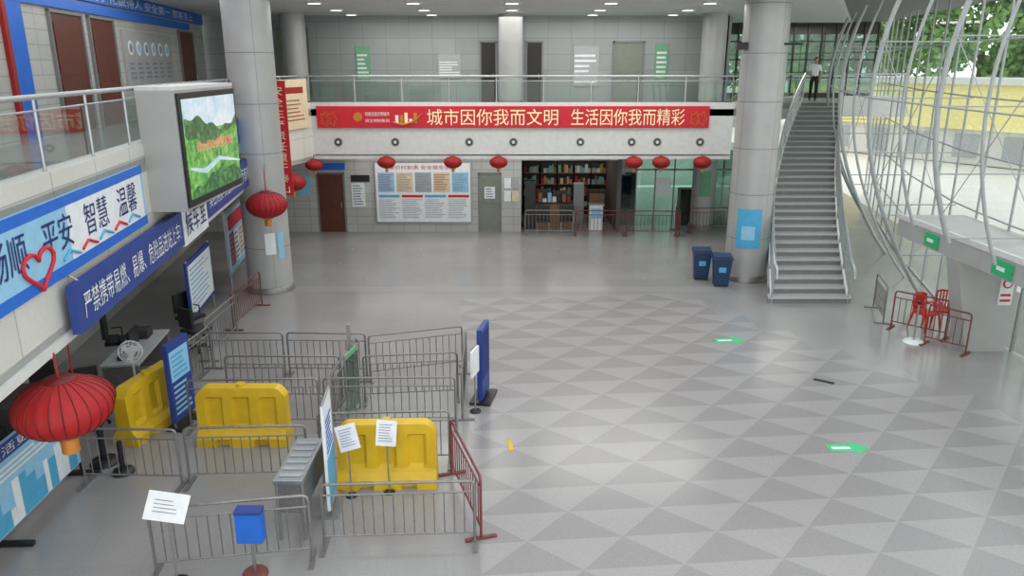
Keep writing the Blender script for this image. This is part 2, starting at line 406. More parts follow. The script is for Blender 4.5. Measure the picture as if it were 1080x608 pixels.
# ------------------------------------------------------------ left fascia signs
p=MB(LW); a,b_=sY(6.5),sY(12.3); p.box(a,b_,-.05,0,3.7,4.65,'lblue'); p.box(a,b_,-.054,-.05,3.7,3.84,'bblue'); p.box(a,b_,-.056,-.05,4.52,4.65,'bblue')
p.box(sY(9.3),sY(12.2),-.053,-.05,3.84,4.52,'paper')
for i,(t,k) in enumerate([('畅顺','inkb'),('平安','inkb'),('智慧','inkb'),('温馨','inkb')]):
    c=sY(7.3+i*1.25); p.text(t,c,c+.85,4.02,4.45,-.06,k)
hp=[(sY(8.35)+.4*math.sin(t)**3,-.07,3.98+.016*(13*math.cos(t)-5*math.cos(2*t)-2*math.cos(3*t)-math.cos(4*t))) for t in [i*.3 for i in range(21)]]
p.path(hp,.025,'red',6,closed=True)
for q in range(5): p.path([(sY(9+q*.6),-.065,3.9),(sY(9.2+q*.6),-.065,3.98),(sY(9.5+q*.6),-.065,3.88)],.02,'red' if q%2 else 'cyan',5)
p.obj('poster_slogan_panel')
p=MB(LW); a,b_=sY(8.8),sY(13.7); p.box(a,b_,-.2,-.1,3.0,3.62,'blue'); p.text('严禁携带易燃、易爆、危险品进站上车!',a+.2,b_-.2,3.14,3.48,-.21,'paper')
for q in (a+.3,b_-.3): p.tube((q,-.15,3.6),(q,.05,3.75),.015,'steel')
p.obj('hanging_safety_sign')
p=MB(LW); a,b_=sY(13.75),sY(15.6); p.box(a,b_,-.2,-.1,2.95,3.75,'paper'); p.text('候车室',a+.15,b_-.15,3.1,3.6,-.21,'inkb'); p.box(a,a+.1,-.1,0,3.2,3.4,'steel'); p.obj('waiting_room_sign')
p=MB(LW); a,b_=sY(15.65),sY(21.3); p.box(a,b_,-.2,-.1,3.1,3.8,'blue'); p.text('实名购票 实名乘车 请出示有效证件',a+.2,b_-.2,3.27,3.63,-.21,'paper'); p.box(a+.2,a+.3,-.1,0,3.3,3.5,'steel'); p.obj('hanging_blue_sign')
p=MB(LW); a,b_=sY(17.2),sY(23.4); p.box(a,b_,-.05,0,3.95,4.85,'bblue'); p.box(a,b_,-.055,-.05,3.95,4.2,'lblue'); p.text('安全出行 平安回家',a+.6,b_-.6,4.3,4.7,-.06,'paper'); p.obj('poster_blue_panel')
# LED screen box
Ts=frame(-5.52,12.75,math.atan2(3.05,-.12))
p=MB(Ts); p.box(0,3.06,0,.62,3.8,5.8,'col'); p.box(.05,3.0,-.04,0,3.85,5.75,'black'); p.box(.15,2.9,-.05,-.04,3.98,5.65,'led')
hx=[.15+.11*i for i in range(26)]
def hill(base,amp,ph,k,y,bottom):
    top=[(x_,y,base+amp*math.sin(x_*2.1+ph)+amp*.35*math.sin(x_*9+ph)) for x_ in hx]
    vs=top+[(x_,y,bottom) for x_ in hx]; n_=len(hx); p.add(vs,[(i,i+1,n_+i+1,n_+i) for i in range(n_-1)],k)
p.box(.15,2.9,-.053,-.05,5.1,5.65,'ledsky'); hill(5.2,.13,.4,'ledhill',-.056,4.8); hill(4.95,.1,2.0,'led',-.058,4.45)
p.path([(.2,-.058,4.5),(.9,-.058,4.38),(1.7,-.058,4.52),(2.85,-.058,4.35)],[.02,.05,.04,.02],'ledsky',6); hill(4.25,.12,4.0,'ledhill',-.07,3.98)
p.text('绿水青山美丽家园',.6,2.5,4.72,4.9,-.065,'ledred')
for q in (.3,2.7): p.box(q,q+.12,.3,1.6,3.75,3.85,'steel')
p.box(0,3.06,0,.62,5.8,5.86,'white'); p.obj('led_display_screen',bevel=.003)
p=MB(frame(-7.12,22.9,0)); p.box(0,.5,-.03,0,2.4,5.75,'red')
for i,t in enumerate('安全生产责任重于泰山'): p.text(t,.1,.4,5.35-i*.32,5.6-i*.32,-.035,'yel')
p.box(0,.5,0,.1,5.7,5.76,'steel'); p.tube((.05,0,5.72),(-.45,.1,5.72),.02,'steel'); p.obj('vertical_red_banner')
cd=math.atan2(27-23.5,-6.98+7.766)
p=MB(frame(-7.766,23.5,cd)); p.box(1.2,3.2,-.1,-.02,4.15,5.75,'beige'); p.box(1.5,2.9,-.11,-.1,5.3,5.5,'redd'); p.lines(1.4,3.0,4.4,5.15,-.11,'wood',6,.3); p.obj('beige_poster_panel')

# ------------------------------------------------------------ columns
def column(name,X,Y,z0,z1,r=.62,seams=True):
    c=MB(); c.lathe(X,Y,[(r,z0),(r,z1)],'col',40)
    z=z0+1.3
    while seams and z<z1-.2:
        c.lathe(X,Y,[(r+.004,z),(r+.004,z+.02)],'seam',40); z+=1.3
    for w_ in (0,math.pi/2,math.pi,-math.pi/2):
        w_+=.5; c.lathe(X,Y,[(r+.003,z0),(r+.003,z1)],'seam',1,w_,w_+.015)
    if z0==0: c.lathe(X,Y,[(r+.05,0),(r+.05,.14),(r+.0,.18)],'steeld',40)
    return c
c=column('c',-6.94,21,0,8.07); an=math.atan2(-21,6.94)
c.lathe(-6.94,21,[(.635,1.15),(.635,1.75)],'paper',6,an-.1,an+.35); c.lathe(-6.94,21,[(.635,1.0),(.635,1.75)],'lblue',6,an+.45,an+.75)
c.obj('column')
c=column('c',7.05,22.2,0,8.07); an=math.atan2(-22.2,-7.05)
c.lathe(7.05,22.2,[(.64,1.05),(.64,2.2)],'cyan',10,an-.55,an+.57); c.lathe(7.05,22.2,[(.645,1.3),(.645,1.7)],'lblue',10,an-.3,an+.3)
c.tube((6.3,22,6.75),(7.9,21.6,6.75),.03,'black'); c.box(6.2,6.5,21.9,22.1,6.6,6.8,'black'); c.obj('column')
for X,Y in [(-8.1,29.6),(-.05,29.9),(7.5,29.6)]:
    c=column('c',X,Y,0,3.0,.45); c.lathe(X,Y,[(.45,4.73),(.45,8.07)],'col',32)
    c.lathe(X,Y,[(.5,4.73),(.5,4.9)],'steeld',32)
    if X>5: c.lathe(X,Y,[(.46,1.3),(.46,2.3)],'pgreen',8,-2.2,-1.2)
    c.obj('column')

# ------------------------------------------------------------ ceiling
c=MB(); c.prism([(-15,21),(14,21),(17,38),(-15,38)],8.07,8.3,'ceild')
y=21.2
while y<36:
    c.box(-14,8.5+ (y-21)*.45,y,y+.38,8.02,8.07,'ceil'); y+=.5
c.prism([(-15,3),(-6.2,3),(-8.6,21),(-15,21)],8.07,8.3,'ceil')
c.obj('ceiling')
c=MB()
for y in range(4,22,3): c.box(-8.5,12.5,y,y+.3,8.3,8.8,'truss')
for x in range(-6,13,3): c.box(x,x+.15,3,21,8.4,8.6,'truss')
c.obj('added_skylight_beams')  # unseen roof bay, added open between beams to let sky light in
for X in (-6,-3,0,3,6):
    for Y in (24.5,27.5,30):
        c=MB(); c.path([(X,Y,8.02),(X,Y,7.98)],.2,'lamp',16); c.lathe(X,Y,[(.2,8.0),(.26,7.97),(.26,8.02)],'white',16); c.obj('ceiling_downlight')

# ------------------------------------------------------------ stairs
def quad3(a,b_,c,t):
    l0=2*(t-.5)*(t-1);l1=-4*t*(t-1);l2=2*t*(t-.5)
    return Vector((a[0]*l0+b_[0]*l1+c[0]*l2,a[1]*l0+b_[1]*l1+c[1]*l2))
def SL(t): return quad3((7.05,19.6),(9.1,26),(12.2,32.7),t)
def SR(t): return quad3((9.05,19.6),(11.05,26),(13.8,32.7),t)
N=30; st=MB(); h=4.73/N
for i in range(N):
    t0=i/N;t1=(i+1)/N; e=.12*max(0,3-i)/3
    l0,r0,l1,r1=SL(t0),SR(t0),SL(t1),SR(t1)
    ex=Vector((e,0)); top=h*(i+1)
    zb=max(0,top-.42)
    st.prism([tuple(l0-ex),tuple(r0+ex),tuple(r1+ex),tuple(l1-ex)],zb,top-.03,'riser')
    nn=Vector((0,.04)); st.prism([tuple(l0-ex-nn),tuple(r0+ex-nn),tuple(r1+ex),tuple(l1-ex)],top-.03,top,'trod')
for F_,sg_ in ((SL,-1),(SR,1)):
    for i in range(N):
        a,b_=F_(i/N),F_((i+1)/N); z0=h*(i+.3);z1=h*(i+1.3); o=.03*sg_
        st.add([(a.x,a.y,max(0,z0-.45)),(b_.x,b_.y,max(0,z1-.45)),(b_.x,b_.y,z1+.12),(a.x,a.y,z0+.12),
                (a.x+o*2,a.y,max(0,z0-.45)),(b_.x+o*2,b_.y,max(0,z1-.45)),(b_.x+o*2,b_.y,z1+.12),(a.x+o*2,a.y,z0+.12)],
               [(0,1,2,3),(4,7,6,5),(3,2,6,7),(0,4,5,1)],'white')
st.obj('staircase')
for F_,sg_ in ((SL,-1),(SR,1)):
    rl=MB()
    for hz,r in ((1.0,.04),(.78,.018),(.6,.018),(.42,.018),(.24,.018)):
        pts=[]
        for i in range(N+1):
            a=F_(i/N); pts.append((a.x+.03*sg_,a.y,h*i+hz+.12))
        if hz==1.0: pts=[(pts[0][0],pts[0][1]-.25,.75),(pts[0][0],pts[0][1]-.2,1.0)]+pts
        rl.path(pts,r,'rail')
    for i in range(0,N+1,3):
        a=F_(i/N); rl.tube((a.x+.03*sg_,a.y,h*i),(a.x+.03*sg_,a.y,h*i+1.1),.028,'rail')
        if i<N:
            b_=F_((i+3)/N)
            rl.add([(a.x+.03*sg_,a.y,h*i+.25),(b_.x+.03*sg_,b_.y,h*(i+3)+.25),(b_.x+.03*sg_,b_.y,h*(i+3)+1.0),(a.x+.03*sg_,a.y,h*i+1.0)],[(0,1,2,3)],'glass')
    rl.obj('stair_handrail')

# ------------------------------------------------------------ curved facade
FP=[(4,10.5),(8,10.5),(12,10.6),(16.5,10.9),(19.6,11.3),(25,12.8),(32,15.2),(38,17.4)]
def fx(Y):
    for (a,xa),(b_,xb) in zip(FP[:-1],FP[1:]):
        if Y<=b_: return xa+(xb-xa)*(Y-a)/(b_-a)
    return FP[-1][1]
def bow(z):
    return 2.2*math.sin(min(1,z/8.6)*math.pi*.78)**.9 if z>0 else 0
gl=MB(); Ys=[4+i*1.6 for i in range(22)]
zs=[0,1.35,2.7,4.05,5.4,6.75,8.07]
for a,b_ in zip(Ys[:-1],Ys[1:]):
    z0=2.6 if 10.5<a<18 else .1
    gl.add([(fx(a)+.3,a,z0),(fx(b_)+.3,b_,z0),(fx(b_)+.3,b_,8.07),(fx(a)+.3,a,8.07)],[(0,1,2,3)],'fglass')
    for z in zs:
        if z>=z0-.2: gl.tube((fx(a)+.28,a,z+.03),(fx(b_)+.28,b_,z+.03),.022,'truss',6)
for a in Ys: gl.tube((fx(a)+.28,a,0),(fx(a)+.28,a,8.07),.03,'truss',6)
gl.obj('window_5')
TY=[8.5,10.2,12.0,13.8,15.6,17.4,19.6,22.2,25.2,28.6,32.0]
tr=MB()
def chord(Y,z): return (fx(Y)-.1-bow(z),Y,z)
for i,Y in enumerate(TY):
    zb=2.6 if Y<18.5 else 0
    zz=[zb+(8.0-zb)*q/16 for q in range(17)]
    tr.path([chord(Y,z) for z in zz],.055 if i%2==0 else .035,'truss',10)
    for z in (1.35,2.7,4.05,5.4,6.75):
        if z>zb and i%2==0:
            c0=chord(Y,z); tr.tube(c0,(fx(Y)+.28,Y,z),.018,'truss',6)
for a,b_ in zip(TY[:-2:2],TY[2::2]):
    tr.tube(chord(a,3.2),chord(b_,6.8),.01,'truss',5); tr.tube(chord(a,6.8),chord(b_,3.2),.01,'truss',5)
    tr.tube(chord(a,5.4),chord(b_,5.4),.02,'truss',6)
tr.obj('facade_truss')

# entrance canopy, pillar, doors
c=MB(); c.prism([(9.68,18.7),(9.85,10),(11.1,10),(11.3,18.7)],2.1,2.6,'col'); c.prism([(9.66,18.75),(9.83,10),(9.9,10),(9.73,18.75)],2.52,2.64,'white')
for Y,s_ in ((17.1,.26),(14.55,.3)):
    x=9.68+(18.7-Y)*.0195; c.box(x-.06,x-.01,Y-s_,Y+s_,2.16,2.46,'green'); c.box(x-.065,x-.06,Y-.12,Y+.14,2.27,2.35,'paper')
c.obj('entrance_canopy')
c=MB()
c.add([(10.2,16.0,0),(11.1,16.0,0),(11.1,16.5,0),(10.2,16.5,0),(9.72,16.0,2.1),(11.1,16.0,2.1),(11.1,16.5,2.1),(9.72,16.5,2.1)],
 [(0,3,2,1),(4,5,6,7),(0,1,5,4),(1,2,6,5),(2,3,7,6),(3,0,4,7)],'col')
c.box(10.72,11.02,15.97,16.0,1.1,1.9,'paper')
c.path([(10.87,15.965,1.6),(10.87,15.96,1.6)],.11,'red',16); c.path([(10.87,15.96,1.6),(10.87,15.955,1.6)],.075,'paper',16); c.lines(10.75,11.0,1.15,1.4,15.97,'red',2)
c.obj('entrance_pillar')
d=MB()
for i in range(7):
    Y=11+i*1.25; d.tube((11.25,Y,0),(11.25,Y,2.1),.04,'steel')
d.box(11.22,11.28,11,18.5,1.95,2.08,'steel'); d.box(11.24,11.26,11,18.5,.05,1.95,'fglass'); d.obj('door_8')

# ------------------------------------------------------------ outside
o=MB(); o.add([(11,-10,-.06),(90,-10,-.06),(90,110,-.06),(-30,110,-.06),(-30,41,-.06),(11,41,-.06)],[(0,1,2,3,4,5)],'out'); o.obj('ground')
o=MB(); T2=frame(22,62,R(-58)); o.T=T2
o.box(0,44,0,4,0,2.2,'obuild'); o.box(0,44,-.3,4,2.2,5.0,'ywall'); o.box(0,44,-.6,4.2,5.0,5.4,'obuild')
for i in range(14): o.box(1+i*3.1,2.6+i*3.1,-.05,.0,.4,1.9,'gray')
o.obj('yellow_building')
tm=MB(); tm.path([(0,0,0),(.1,0,2.5),(0,.1,5)],[.3,.22,.12],'bark',10)
for a in range(5):
    w_=a*1.26; tm.path([(0,0,3.5),(1.2*math.cos(w_),1.2*math.sin(w_),5.5),(2.2*math.cos(w_),2.2*math.sin(w_),7)],[.12,.07,.03],'bark',6)
cl=[(random.uniform(-3.4,3.4),random.uniform(-3.4,3.4),random.uniform(3.6,11),random.uniform(1.1,1.9)) for _ in range(44)]
vs=[];fs=[]
for (cx,cy,cz,cr) in cl:
    for _ in range(150):
        d_=Vector((random.gauss(0,1),random.gauss(0,1),random.gauss(0,1))).normalized()*cr*random.uniform(.5,1.0)
        p_=Vector((cx,cy,cz))+d_; a=Vector((random.gauss(0,1),random.gauss(0,1),random.gauss(0,1))).normalized()*.24; b_=a.orthogonal().normalized()*.15
        n0=len(vs); vs+=[p_-a,p_+b_,p_+a,p_-b_]; fs.append((n0,n0+1,n0+2,n0+3))
tm.add(vs,fs,'leaf'); t0=tm.obj('tree')
pos=[(56,38),(59,46),(55,54),(50,63),(62,30),(60,60),(52,70),(44,74),(35,80),(68,44),(26,80),(4,60)]
t0.location=(pos[0][0],pos[0][1],0); t0.scale=(1.4,1.4,1.35)
for i,(x,y) in enumerate(pos[1:]):
    t=bpy.data.objects.new('tree',t0.data); scene.collection.objects.link(t); t.location=(x,y,0); t.rotation_euler=(0,0,i*1.3); sc=random.uniform(1.4,1.8); t.scale=(sc,sc,sc)

# ------------------------------------------------------------ lanterns
def lantern(X,Y,Z,Rr,top):
    l=MB(); n=12; hh=Rr*.66
    prof=[(Rr*max(.3,math.cos(a)),Z+hh*math.sin(a)) for a in [(-72+144*i/n)*math.pi/180 for i in range(n+1)]]
    l.lathe(X,Y,prof,'lant',96,fn=lambda w_:1-.018*abs(math.sin(w_*12)))
    for j in range(24):
        w_=j*math.pi/12; l.path([(X+(r+.004)*math.cos(w_),Y+(r+.004)*math.sin(w_),z) for r,z in prof],.006*Rr/.5,'lrib',4)
    for sg_ in (1,-1):
        z=Z+sg_*hh*.95; l.lathe(X,Y,[(0,z+sg_*.06*Rr),(Rr*.3,z+sg_*.06*Rr),(Rr*.33,z-sg_*.02)],'lrib' if sg_>0 else 'gold',24)
    l.tube((X,Y,Z+hh),(X,Y,top),.012,'redd')
    l.path([(X,Y,Z-hh),(X,Y,Z-hh-.15*Rr),(X,Y,Z-hh-.42*Rr)],[.05*Rr,.18*Rr,.18*Rr],'gold',12)
    return l.obj('red_lantern')
lantern(-5.3,8.2,2.32,.54,3.0)
lantern(-5.78,9.25,1.93,.46,3.0)
lantern(-6.43,19.7,2.68,.52,3.6)
lantern(-7.1,24.5,2.55,.42,3.1); lantern(-6.9,26.6,2.85,.3,3.2)
for X in (-4.4,-2.07,-.47,4.27,5.23,6.67): lantern(X,26.75,2.92,.31,3.17)
b=MB()
for X in (-4.4,-2.07,-.47,4.27,5.23,6.67): b.tube((X,26.75,3.17),(X,27.02,3.2),.012,'steel')
b.tube((-6.43,19.7,3.6),(-6.6,20.4,3.6),.02,'steel'); b.obj('lantern_bracket')

# ------------------------------------------------------------ steel crowd barriers
def barrier(x0,y0,x1,y1,hh=.95,k='steeld',name='crowd_barrier',step=.13,top=None):
    d=Vector((x1-x0,y1-y0)); Lh=d.length; b=MB(frame(x0,y0,math.atan2(d.y,d.x))); r=.02; cr=.06; top=top or k
    b.path([(0,0,0.02),(0,0,hh-cr),(cr*.3,0,hh-cr*.3),(cr,0,hh),(Lh-cr,0,hh),(Lh-cr*.3,0,hh-cr*.3),(Lh,0,hh-cr),(Lh,0,0.02)],r,top,8)
    b.tube((0,0,.18),(Lh,0,.18),.015,k); b.tube((0,0,hh-.16),(Lh,0,hh-.16),.013,k)
    n=max(2,int(Lh/step))
    for i in range(1,n): b.tube((Lh*i/n,0,.18),(Lh*i/n,0,hh-.16),.009,k,6)
    for q in (.0,Lh): b.box(q-.03,q+.03,-.22,.22,0,.03,k)
    return b.obj(name)
for a in [(-4.5,8.2,-2.6,8.5),(-2.5,8.75,-.5,8.85),(-6.55,10.35,-5.05,10.3),(-4.95,10.35,-3.15,10.45),(-3.05,10.85,-1.0,10.95),
          (-5.65,12.15,-3.4,12.25),(-3.3,12.25,-1.0,12.3),(-5.4,13.3,-3.25,13.3),(-2.8,13.3,-1.05,13.5),(-6.4,14.6,-4.7,14.6),(-4.6,14.6,-3.0,14.55),(-2.9,14.4,-1.05,15.0),
          (-.9,12.55,-.95,14.7),(-6.5,13.2,-6.35,15.0),(-3.2,12.45,-3.12,14.3)]: barrier(*a)
barrier(-.42,8.95,-.95,10.65,k='rust')
barrier(-6.6,15.4,-6.6,17.2); barrier(-6.75,17.4,-6.7,19.4,k='rust')
for a in [(.5,28.2,2.3,28.15),(2.4,28.15,4.2,28.1),(4.3,28.1,6.2,28.0),(6.3,28.0,6.4,29.2),(6.8,28.6,8.4,28.7)]: barrier(*a,k='rust' if a[0]>2 else 'steeld')
barrier(9.3,17.6,10.15,16.75,k='rust'); barrier(9.25,17.9,9.6,19.2); barrier(9.55,16.5,10.1,15.8,k='rust')

# yellow water-filled barriers
def wbar(X,Y,ang,Lh=1.5,hh=1.05):
    nx,nz=30,20; b=MB(frame(X,Y,ang))
    def pt(i,j,sg_):
        u=i/nx; z=j/nz*hh; x=(u-.5)*Lh
        zt=hh-.02-(.16*max(0,(abs(u-.5)-.38)/.12)**2); z=z*zt/hh
        th=.24 if z<.16 else (.24-.1*min(1,(z-.16)/.12)); th-=.03*(z/hh)
        rec=any(a<u<c_ and .34<j/nz<.82 for a,c_ in ((.1,.28),(.41,.59),(.72,.9)))
        if rec: th-=.06
        if z<.12 and (.2<u<.34 or .66<u<.8): th-=.1
        return (x,sg_*th,z)
    for sg_ in (-1,1):
        vs=[pt(i,j,sg_) for j in range(nz+1) for i in range(nx+1)]; fs=[]
        for j in range(nz):
            for i in range(nx):
                a=j*(nx+1)+i; q=(a,a+1,a+nx+2,a+nx+1); fs.append(q if sg_<0 else q[::-1])
        b.add(vs,fs,'yplast')
    def strip(idx):
        vs=[];fs=[]
        for (i,j) in idx: vs+= [pt(i,j,-1),pt(i,j,1)]
        for q in range(len(idx)-1): fs.append((2*q,2*q+2,2*q+3,2*q+1))
        b.add(vs,fs,'yplast')
    strip([(i,nz) for i in range(nx+1)]); strip([(0,j) for j in range(nz,-1,-1)]); strip([(nx,j) for j in range(nz+1)]); strip([(i,0) for i in range(nx,-1,-1)])
    b.path([(0,0,hh-.02),(0,0,hh+.03)],.07,'yplast',12)
    return b.obj('water_filled_barrier')
wbar(-4.55,11.75,0); wbar(-1.9,10.42,R(2)); wbar(-6.4,12.3,R(80))

# ------------------------------------------------------------ stands and signs
p=MB(frame(-2.62,9.75,R(95))); p.box(-.32,.32,-.02,.02,.12,1.75,'paper'); p.box(-.3,.3,-.025,-.02,.15,.9,'cyan'); p.box(-.3,.3,.02,.025,.15,1.7,'lblue')
p.lines(-.25,.25,.95,1.5,-.025,'bblue',7); p.tube((-.32,0,1.75),(.32,0,1.75),.02,'steel'); p.box(-.35,.35,-.12,.12,0,.04,'steel'); p.tube((0,.05,.02),(0,.05,1.75),.015,'steel'); p.obj('roll_up_banner')
p=MB(frame(-2.97,9.5,0))
p.box(-.2,.2,-.6,.6,.86,.92,'steel'); p.box(-.17,.17,-.55,.55,.4,.86,'steeld')
for a in (-.17,.17):
    for b_ in (-.55,.55): p.tube((a,b_,0),(a,b_,.88),.025,'steel')
for q in range(6): p.box(-.15,.15,-.5+q*.18,-.42+q*.18,.92,.935,'gray')
p.obj('inspection_table',bevel=.006)
p=MB(frame(-3.25,8.2,0)); p.lathe(0,0,[(0,.05),(.14,.05),(.16,.02),(.16,0)],'rust',24); p.tube((0,0,.03),(0,0,.55),.02,'steel'); p.box(-.16,.16,-.08,.08,.5,.93,'bblue'); p.box(-.165,.165,-.085,.085,.9,.95,'blue'); p.obj('suggestion_box',bevel=.01)
p=MB(frame(-4.15,8.0,R(12))); p.lathe(0,0,[(0,.04),(.15,.04),(.17,0)],'black',24); p.tube((0,0,0),(0,0,1.0),.015,'steel')
p.T=p.T@Matrix.Translation((0,0,1.1))@Matrix.Rotation(R(-30),4,'X')@Matrix.Rotation(R(14),4,'Y'); p.box(-.24,.24,-.01,.01,-.17,.17,'paper'); p.lines(-.15,.15,-.08,.1,-.012,'ink',4,.2); p.obj('notice_stand')
for (X,Y,Z,ry) in [(-2.4,10.0,.98,-15),(-1.85,10.1,1.0,3)]:
    p=MB(frame(X,Y,0)); p.tube((0,.02,0),(0,.02,Z),.012,'steel'); p.lathe(0,.02,[(0,.02),(.08,.02),(.09,0)],'black',16)
    p.T=p.T@Matrix.Translation((0,0,Z))@Matrix.Rotation(R(-15),4,'X')@Matrix.Rotation(R(ry),4,'Y'); p.box(-.15,.15,-.01,.01,-.19,.19,'paper'); p.lines(-.11,.11,-.13,.15,-.012,'ink',7,.25); p.obj('notice_stand')
p=MB(frame(-.55,13.5,R(80))); p.box(-.33,.33,-.05,.05,.1,1.5,'blue'); p.box(-.3,.3,-.056,-.05,.5,1.4,'inkb'); p.box(-.36,.36,-.2,.2,0,.05,'black'); p.box(-.3,.3,.05,.056,.6,1.4,'inkb'); p.obj('standing_sign_board')
p=MB(frame(-.68,12.9,R(75))); p.box(-.2,.2,-.02,.02,.75,1.25,'paper'); p.tube((0,0,0),(0,0,.8),.015,'steel'); p.lathe(0,0,[(0,.03),(.1,.03),(.11,0)],'black',16); p.obj('notice_stand')
p=MB(frame(-3.0,13.1,0)); p.box(-.03,.03,-.03,.03,0,1.65,'steel'); p.box(-.12,.12,-.12,.12,0,.03,'steel'); p.obj('steel_post')
p=MB(frame(-2.9,12.75,R(80))); p.box(-.3,.3,-.01,.01,.15,1.25,'gglass'); p.tube((-.3,0,0),(-.3,0,1.3),.02,'steel'); p.tube((.3,0,0),(.3,0,1.3),.02,'steel'); p.box(-.3,.3,-.02,.02,1.2,1.28,'pgreen'); p.obj('glass_screen_stand')
p=MB(frame(-5.9,12.45,R(84))); p.box(-.35,.35,-.04,.04,.15,1.6,'blue'); p.box(-.3,.3,-.046,-.04,.9,1.45,'lblue'); p.lines(-.25,.25,.95,1.4,-.047,'cyan',5); p.lines(-.28,.28,.25,.85,-.046,'lblue',6); p.box(-.38,.38,-.15,.15,0,.05,'black')
p.tube((-.3,0,0),(-.3,0,.2),.02,'steel'); p.tube((.3,0,0),(.3,0,.2),.02,'steel'); p.obj('blue_notice_board')
an=math.atan2(3.7,-.15)
p=MB(frame(-6.65,7.0,an)); p.box(0,3.7,-.03,.03,.22,1.42,'lblue'); p.box(0,3.7,-.036,-.03,1.2,1.42,'blue'); p.text('城市让生活更美好',.6,3.2,1.24,1.38,-.04,'paper')
rd=random.Random(2); x=.05
while x<3.5:
    ww=rd.uniform(.08,.22); p.box(x,x+ww,-.034,-.03,.24,.4+rd.random()*.45,rd.choice(['cyan','cyan','paper'])); x+=ww+.01
p.lines(.3,3.3,.92,1.14,-.034,'paper',3)
for q in (0,3.7): p.tube((q,0,0),(q,0,1.5),.03,'black')
for q in (.05,1.8,3.65): p.box(q-.04,q+.04,-.3,.3,0,.06,'black')
p.obj('cityscape_poster_stand')
p=MB(); p.lathe(-6.6,11.0,[(0,.08),(.2,.07),(.22,0)],'black',24); p.path([(-6.6,11.0,.05),(-6.6,11.0,.9)],.05,'black',12); p.path([(-6.6,11.0,.9),(-6.6,11.0,1.0)],[.07,.05],'black',12); p.obj('queue_post')
p=MB(); p.lathe(-6.15,10.7,[(0,.07),(.15,.06),(.17,0)],'black',24); p.path([(-6.15,10.7,.05),(-6.15,10.7,.55)],.04,'black',12); p.obj('queue_post')
# white standing fan
p=MB(frame(-6.95,12.95,R(15))); p.lathe(0,0,[(0,.06),(.2,.05),(.22,0)],'white',24); p.tube((0,0,.05),(0,0,1.05),.018,'white')
p.path([(0,.14,1.2),(0,-.04,1.2)],[.05,.075],'white',16)
for rr in (.08,.14,.2):
    for yy in (-.11,-.03): p.path([(rr*math.cos(t),yy+(.02 if rr==.2 and yy<-.1 else 0),1.2+rr*math.sin(t)) for t in [q*math.pi/12 for q in range(24)]],.007,'paper',5,closed=True)
for q in range(16):
    t=q*math.pi/8; p.path([(.03*math.cos(t),-.12,1.2+.03*math.sin(t)),(.2*math.cos(t),-.09,1.2+.2*math.sin(t)),(.2*math.cos(t),-.03,1.2+.2*math.sin(t))],.004,'paper',4)
for q in range(3):
    t=q*2.094; p.add([(0,-.06,1.2),(.17*math.cos(t),-.07,1.2+.17*math.sin(t)),(.18*math.cos(t+.5),-.065,1.2+.18*math.sin(t+.5)),(.12*math.cos(t+.9),-.05,1.2+.12*math.sin(t+.9))],[(0,1,2,3)],'paper')
p.obj('standing_fan')
# boards under gallery
p=MB(LW); a=sY(17.2); p.box(a,a+2.4,.8,.86,.35,1.75,'blue'); p.box(a+.1,a+2.3,.79,.8,.45,1.65,'paper'); p.lines(a+.2,a+2.2,.55,1.6,.788,'cyan',9,.25,seed=3)
for q in (a+.1,a+2.3): p.tube((q,.83,0),(q,.83,1.8),.03,'steel')
p.obj('route_notice_board')
p=MB(LW); a=sY(20.3); p.box(a,a+3.0,.5,.56,.55,2.4,'steel'); p.box(a+.1,a+2.9,.49,.5,.65,2.3,'lblue')
for i in range(4): p.box(a+.2+i*.68,a+.8+i*.68,.485,.49,.8,1.7,['redd','paper','beige','cyan'][i]); p.lines(a+.23+i*.68,a+.77+i*.68,.85,1.65,.484,'ink',6,seed=i)
p.box(a+.2,a+2.8,.485,.49,1.8,2.2,'red')
for q in (a+.1,a+2.9): p.tube((q,.53,0),(q,.53,2.4),.03,'steel')
p.obj('tourism_notice_board')
p=MB(LW)
for i,k in enumerate(['lblue','paper','beige','paper','cyan','paper']):
    a=sY(11+i*2.0); p.box(a,a+1.3,3.15,3.2,1.0,2.3,k); p.lines(a+.1,a+1.2,1.1,2.2,3.15,'ink' if i%2 else 'bblue',7,seed=i)
p.obj('wall_posters')
# security desk & chairs under gallery
p=MB(frame(-7.55,14.3,R(98))); p.box(-1,1,-.35,.35,.72,.77,'gray'); p.box(-.95,-.9,-.33,.33,0,.72,'steeld'); p.box(.9,.95,-.33,.33,0,.72,'steeld'); p.box(-.9,.9,.28,.32,.1,.72,'steeld')
p.box(-.3,.25,.0,.06,.82,1.15,'black'); p.box(-.06,.02,.0,.1,.77,.83,'black'); p.box(.4,.75,-.1,.2,.77,.95,'dark'); p.box(-.8,-.5,-.2,.1,.77,.85,'black'); p.obj('security_desk',bevel=.006)
def ochair(X,Y,ang):
    p=MB(frame(X,Y,ang))
    for i in range(5):
        w_=i*1.2566; p.tube((0,0,.1),(.28*math.cos(w_),.28*math.sin(w_),.06),.02,'black'); p.lathe(.28*math.cos(w_),.28*math.sin(w_),[(0,.06),(.03,.05),(.03,0),(0,0)],'black',10)
    p.tube((0,0,.08),(0,0,.45),.025,'steel'); p.box(-.24,.24,-.24,.24,.45,.53,'black'); p.box(-.22,.22,.2,.27,.6,1.05,'black'); p.tube((0,.22,.48),(0,.26,.65),.02,'black')
    for a in (-.26,.26): p.path([(a,-.05,.5),(a,-.05,.7),(a,.15,.7)],.02,'black',6)
    p.obj('office_chair',bevel=.015)
ochair(-8.3,12.6,R(60)); ochair(-8.5,15.4,R(110)); ochair(-7.6,17.0,R(70)); ochair(-7.1,16.1,R(150)); ochair(-7.5,12.3,R(30))
p=MB(frame(-7.9,10.6,R(98)))
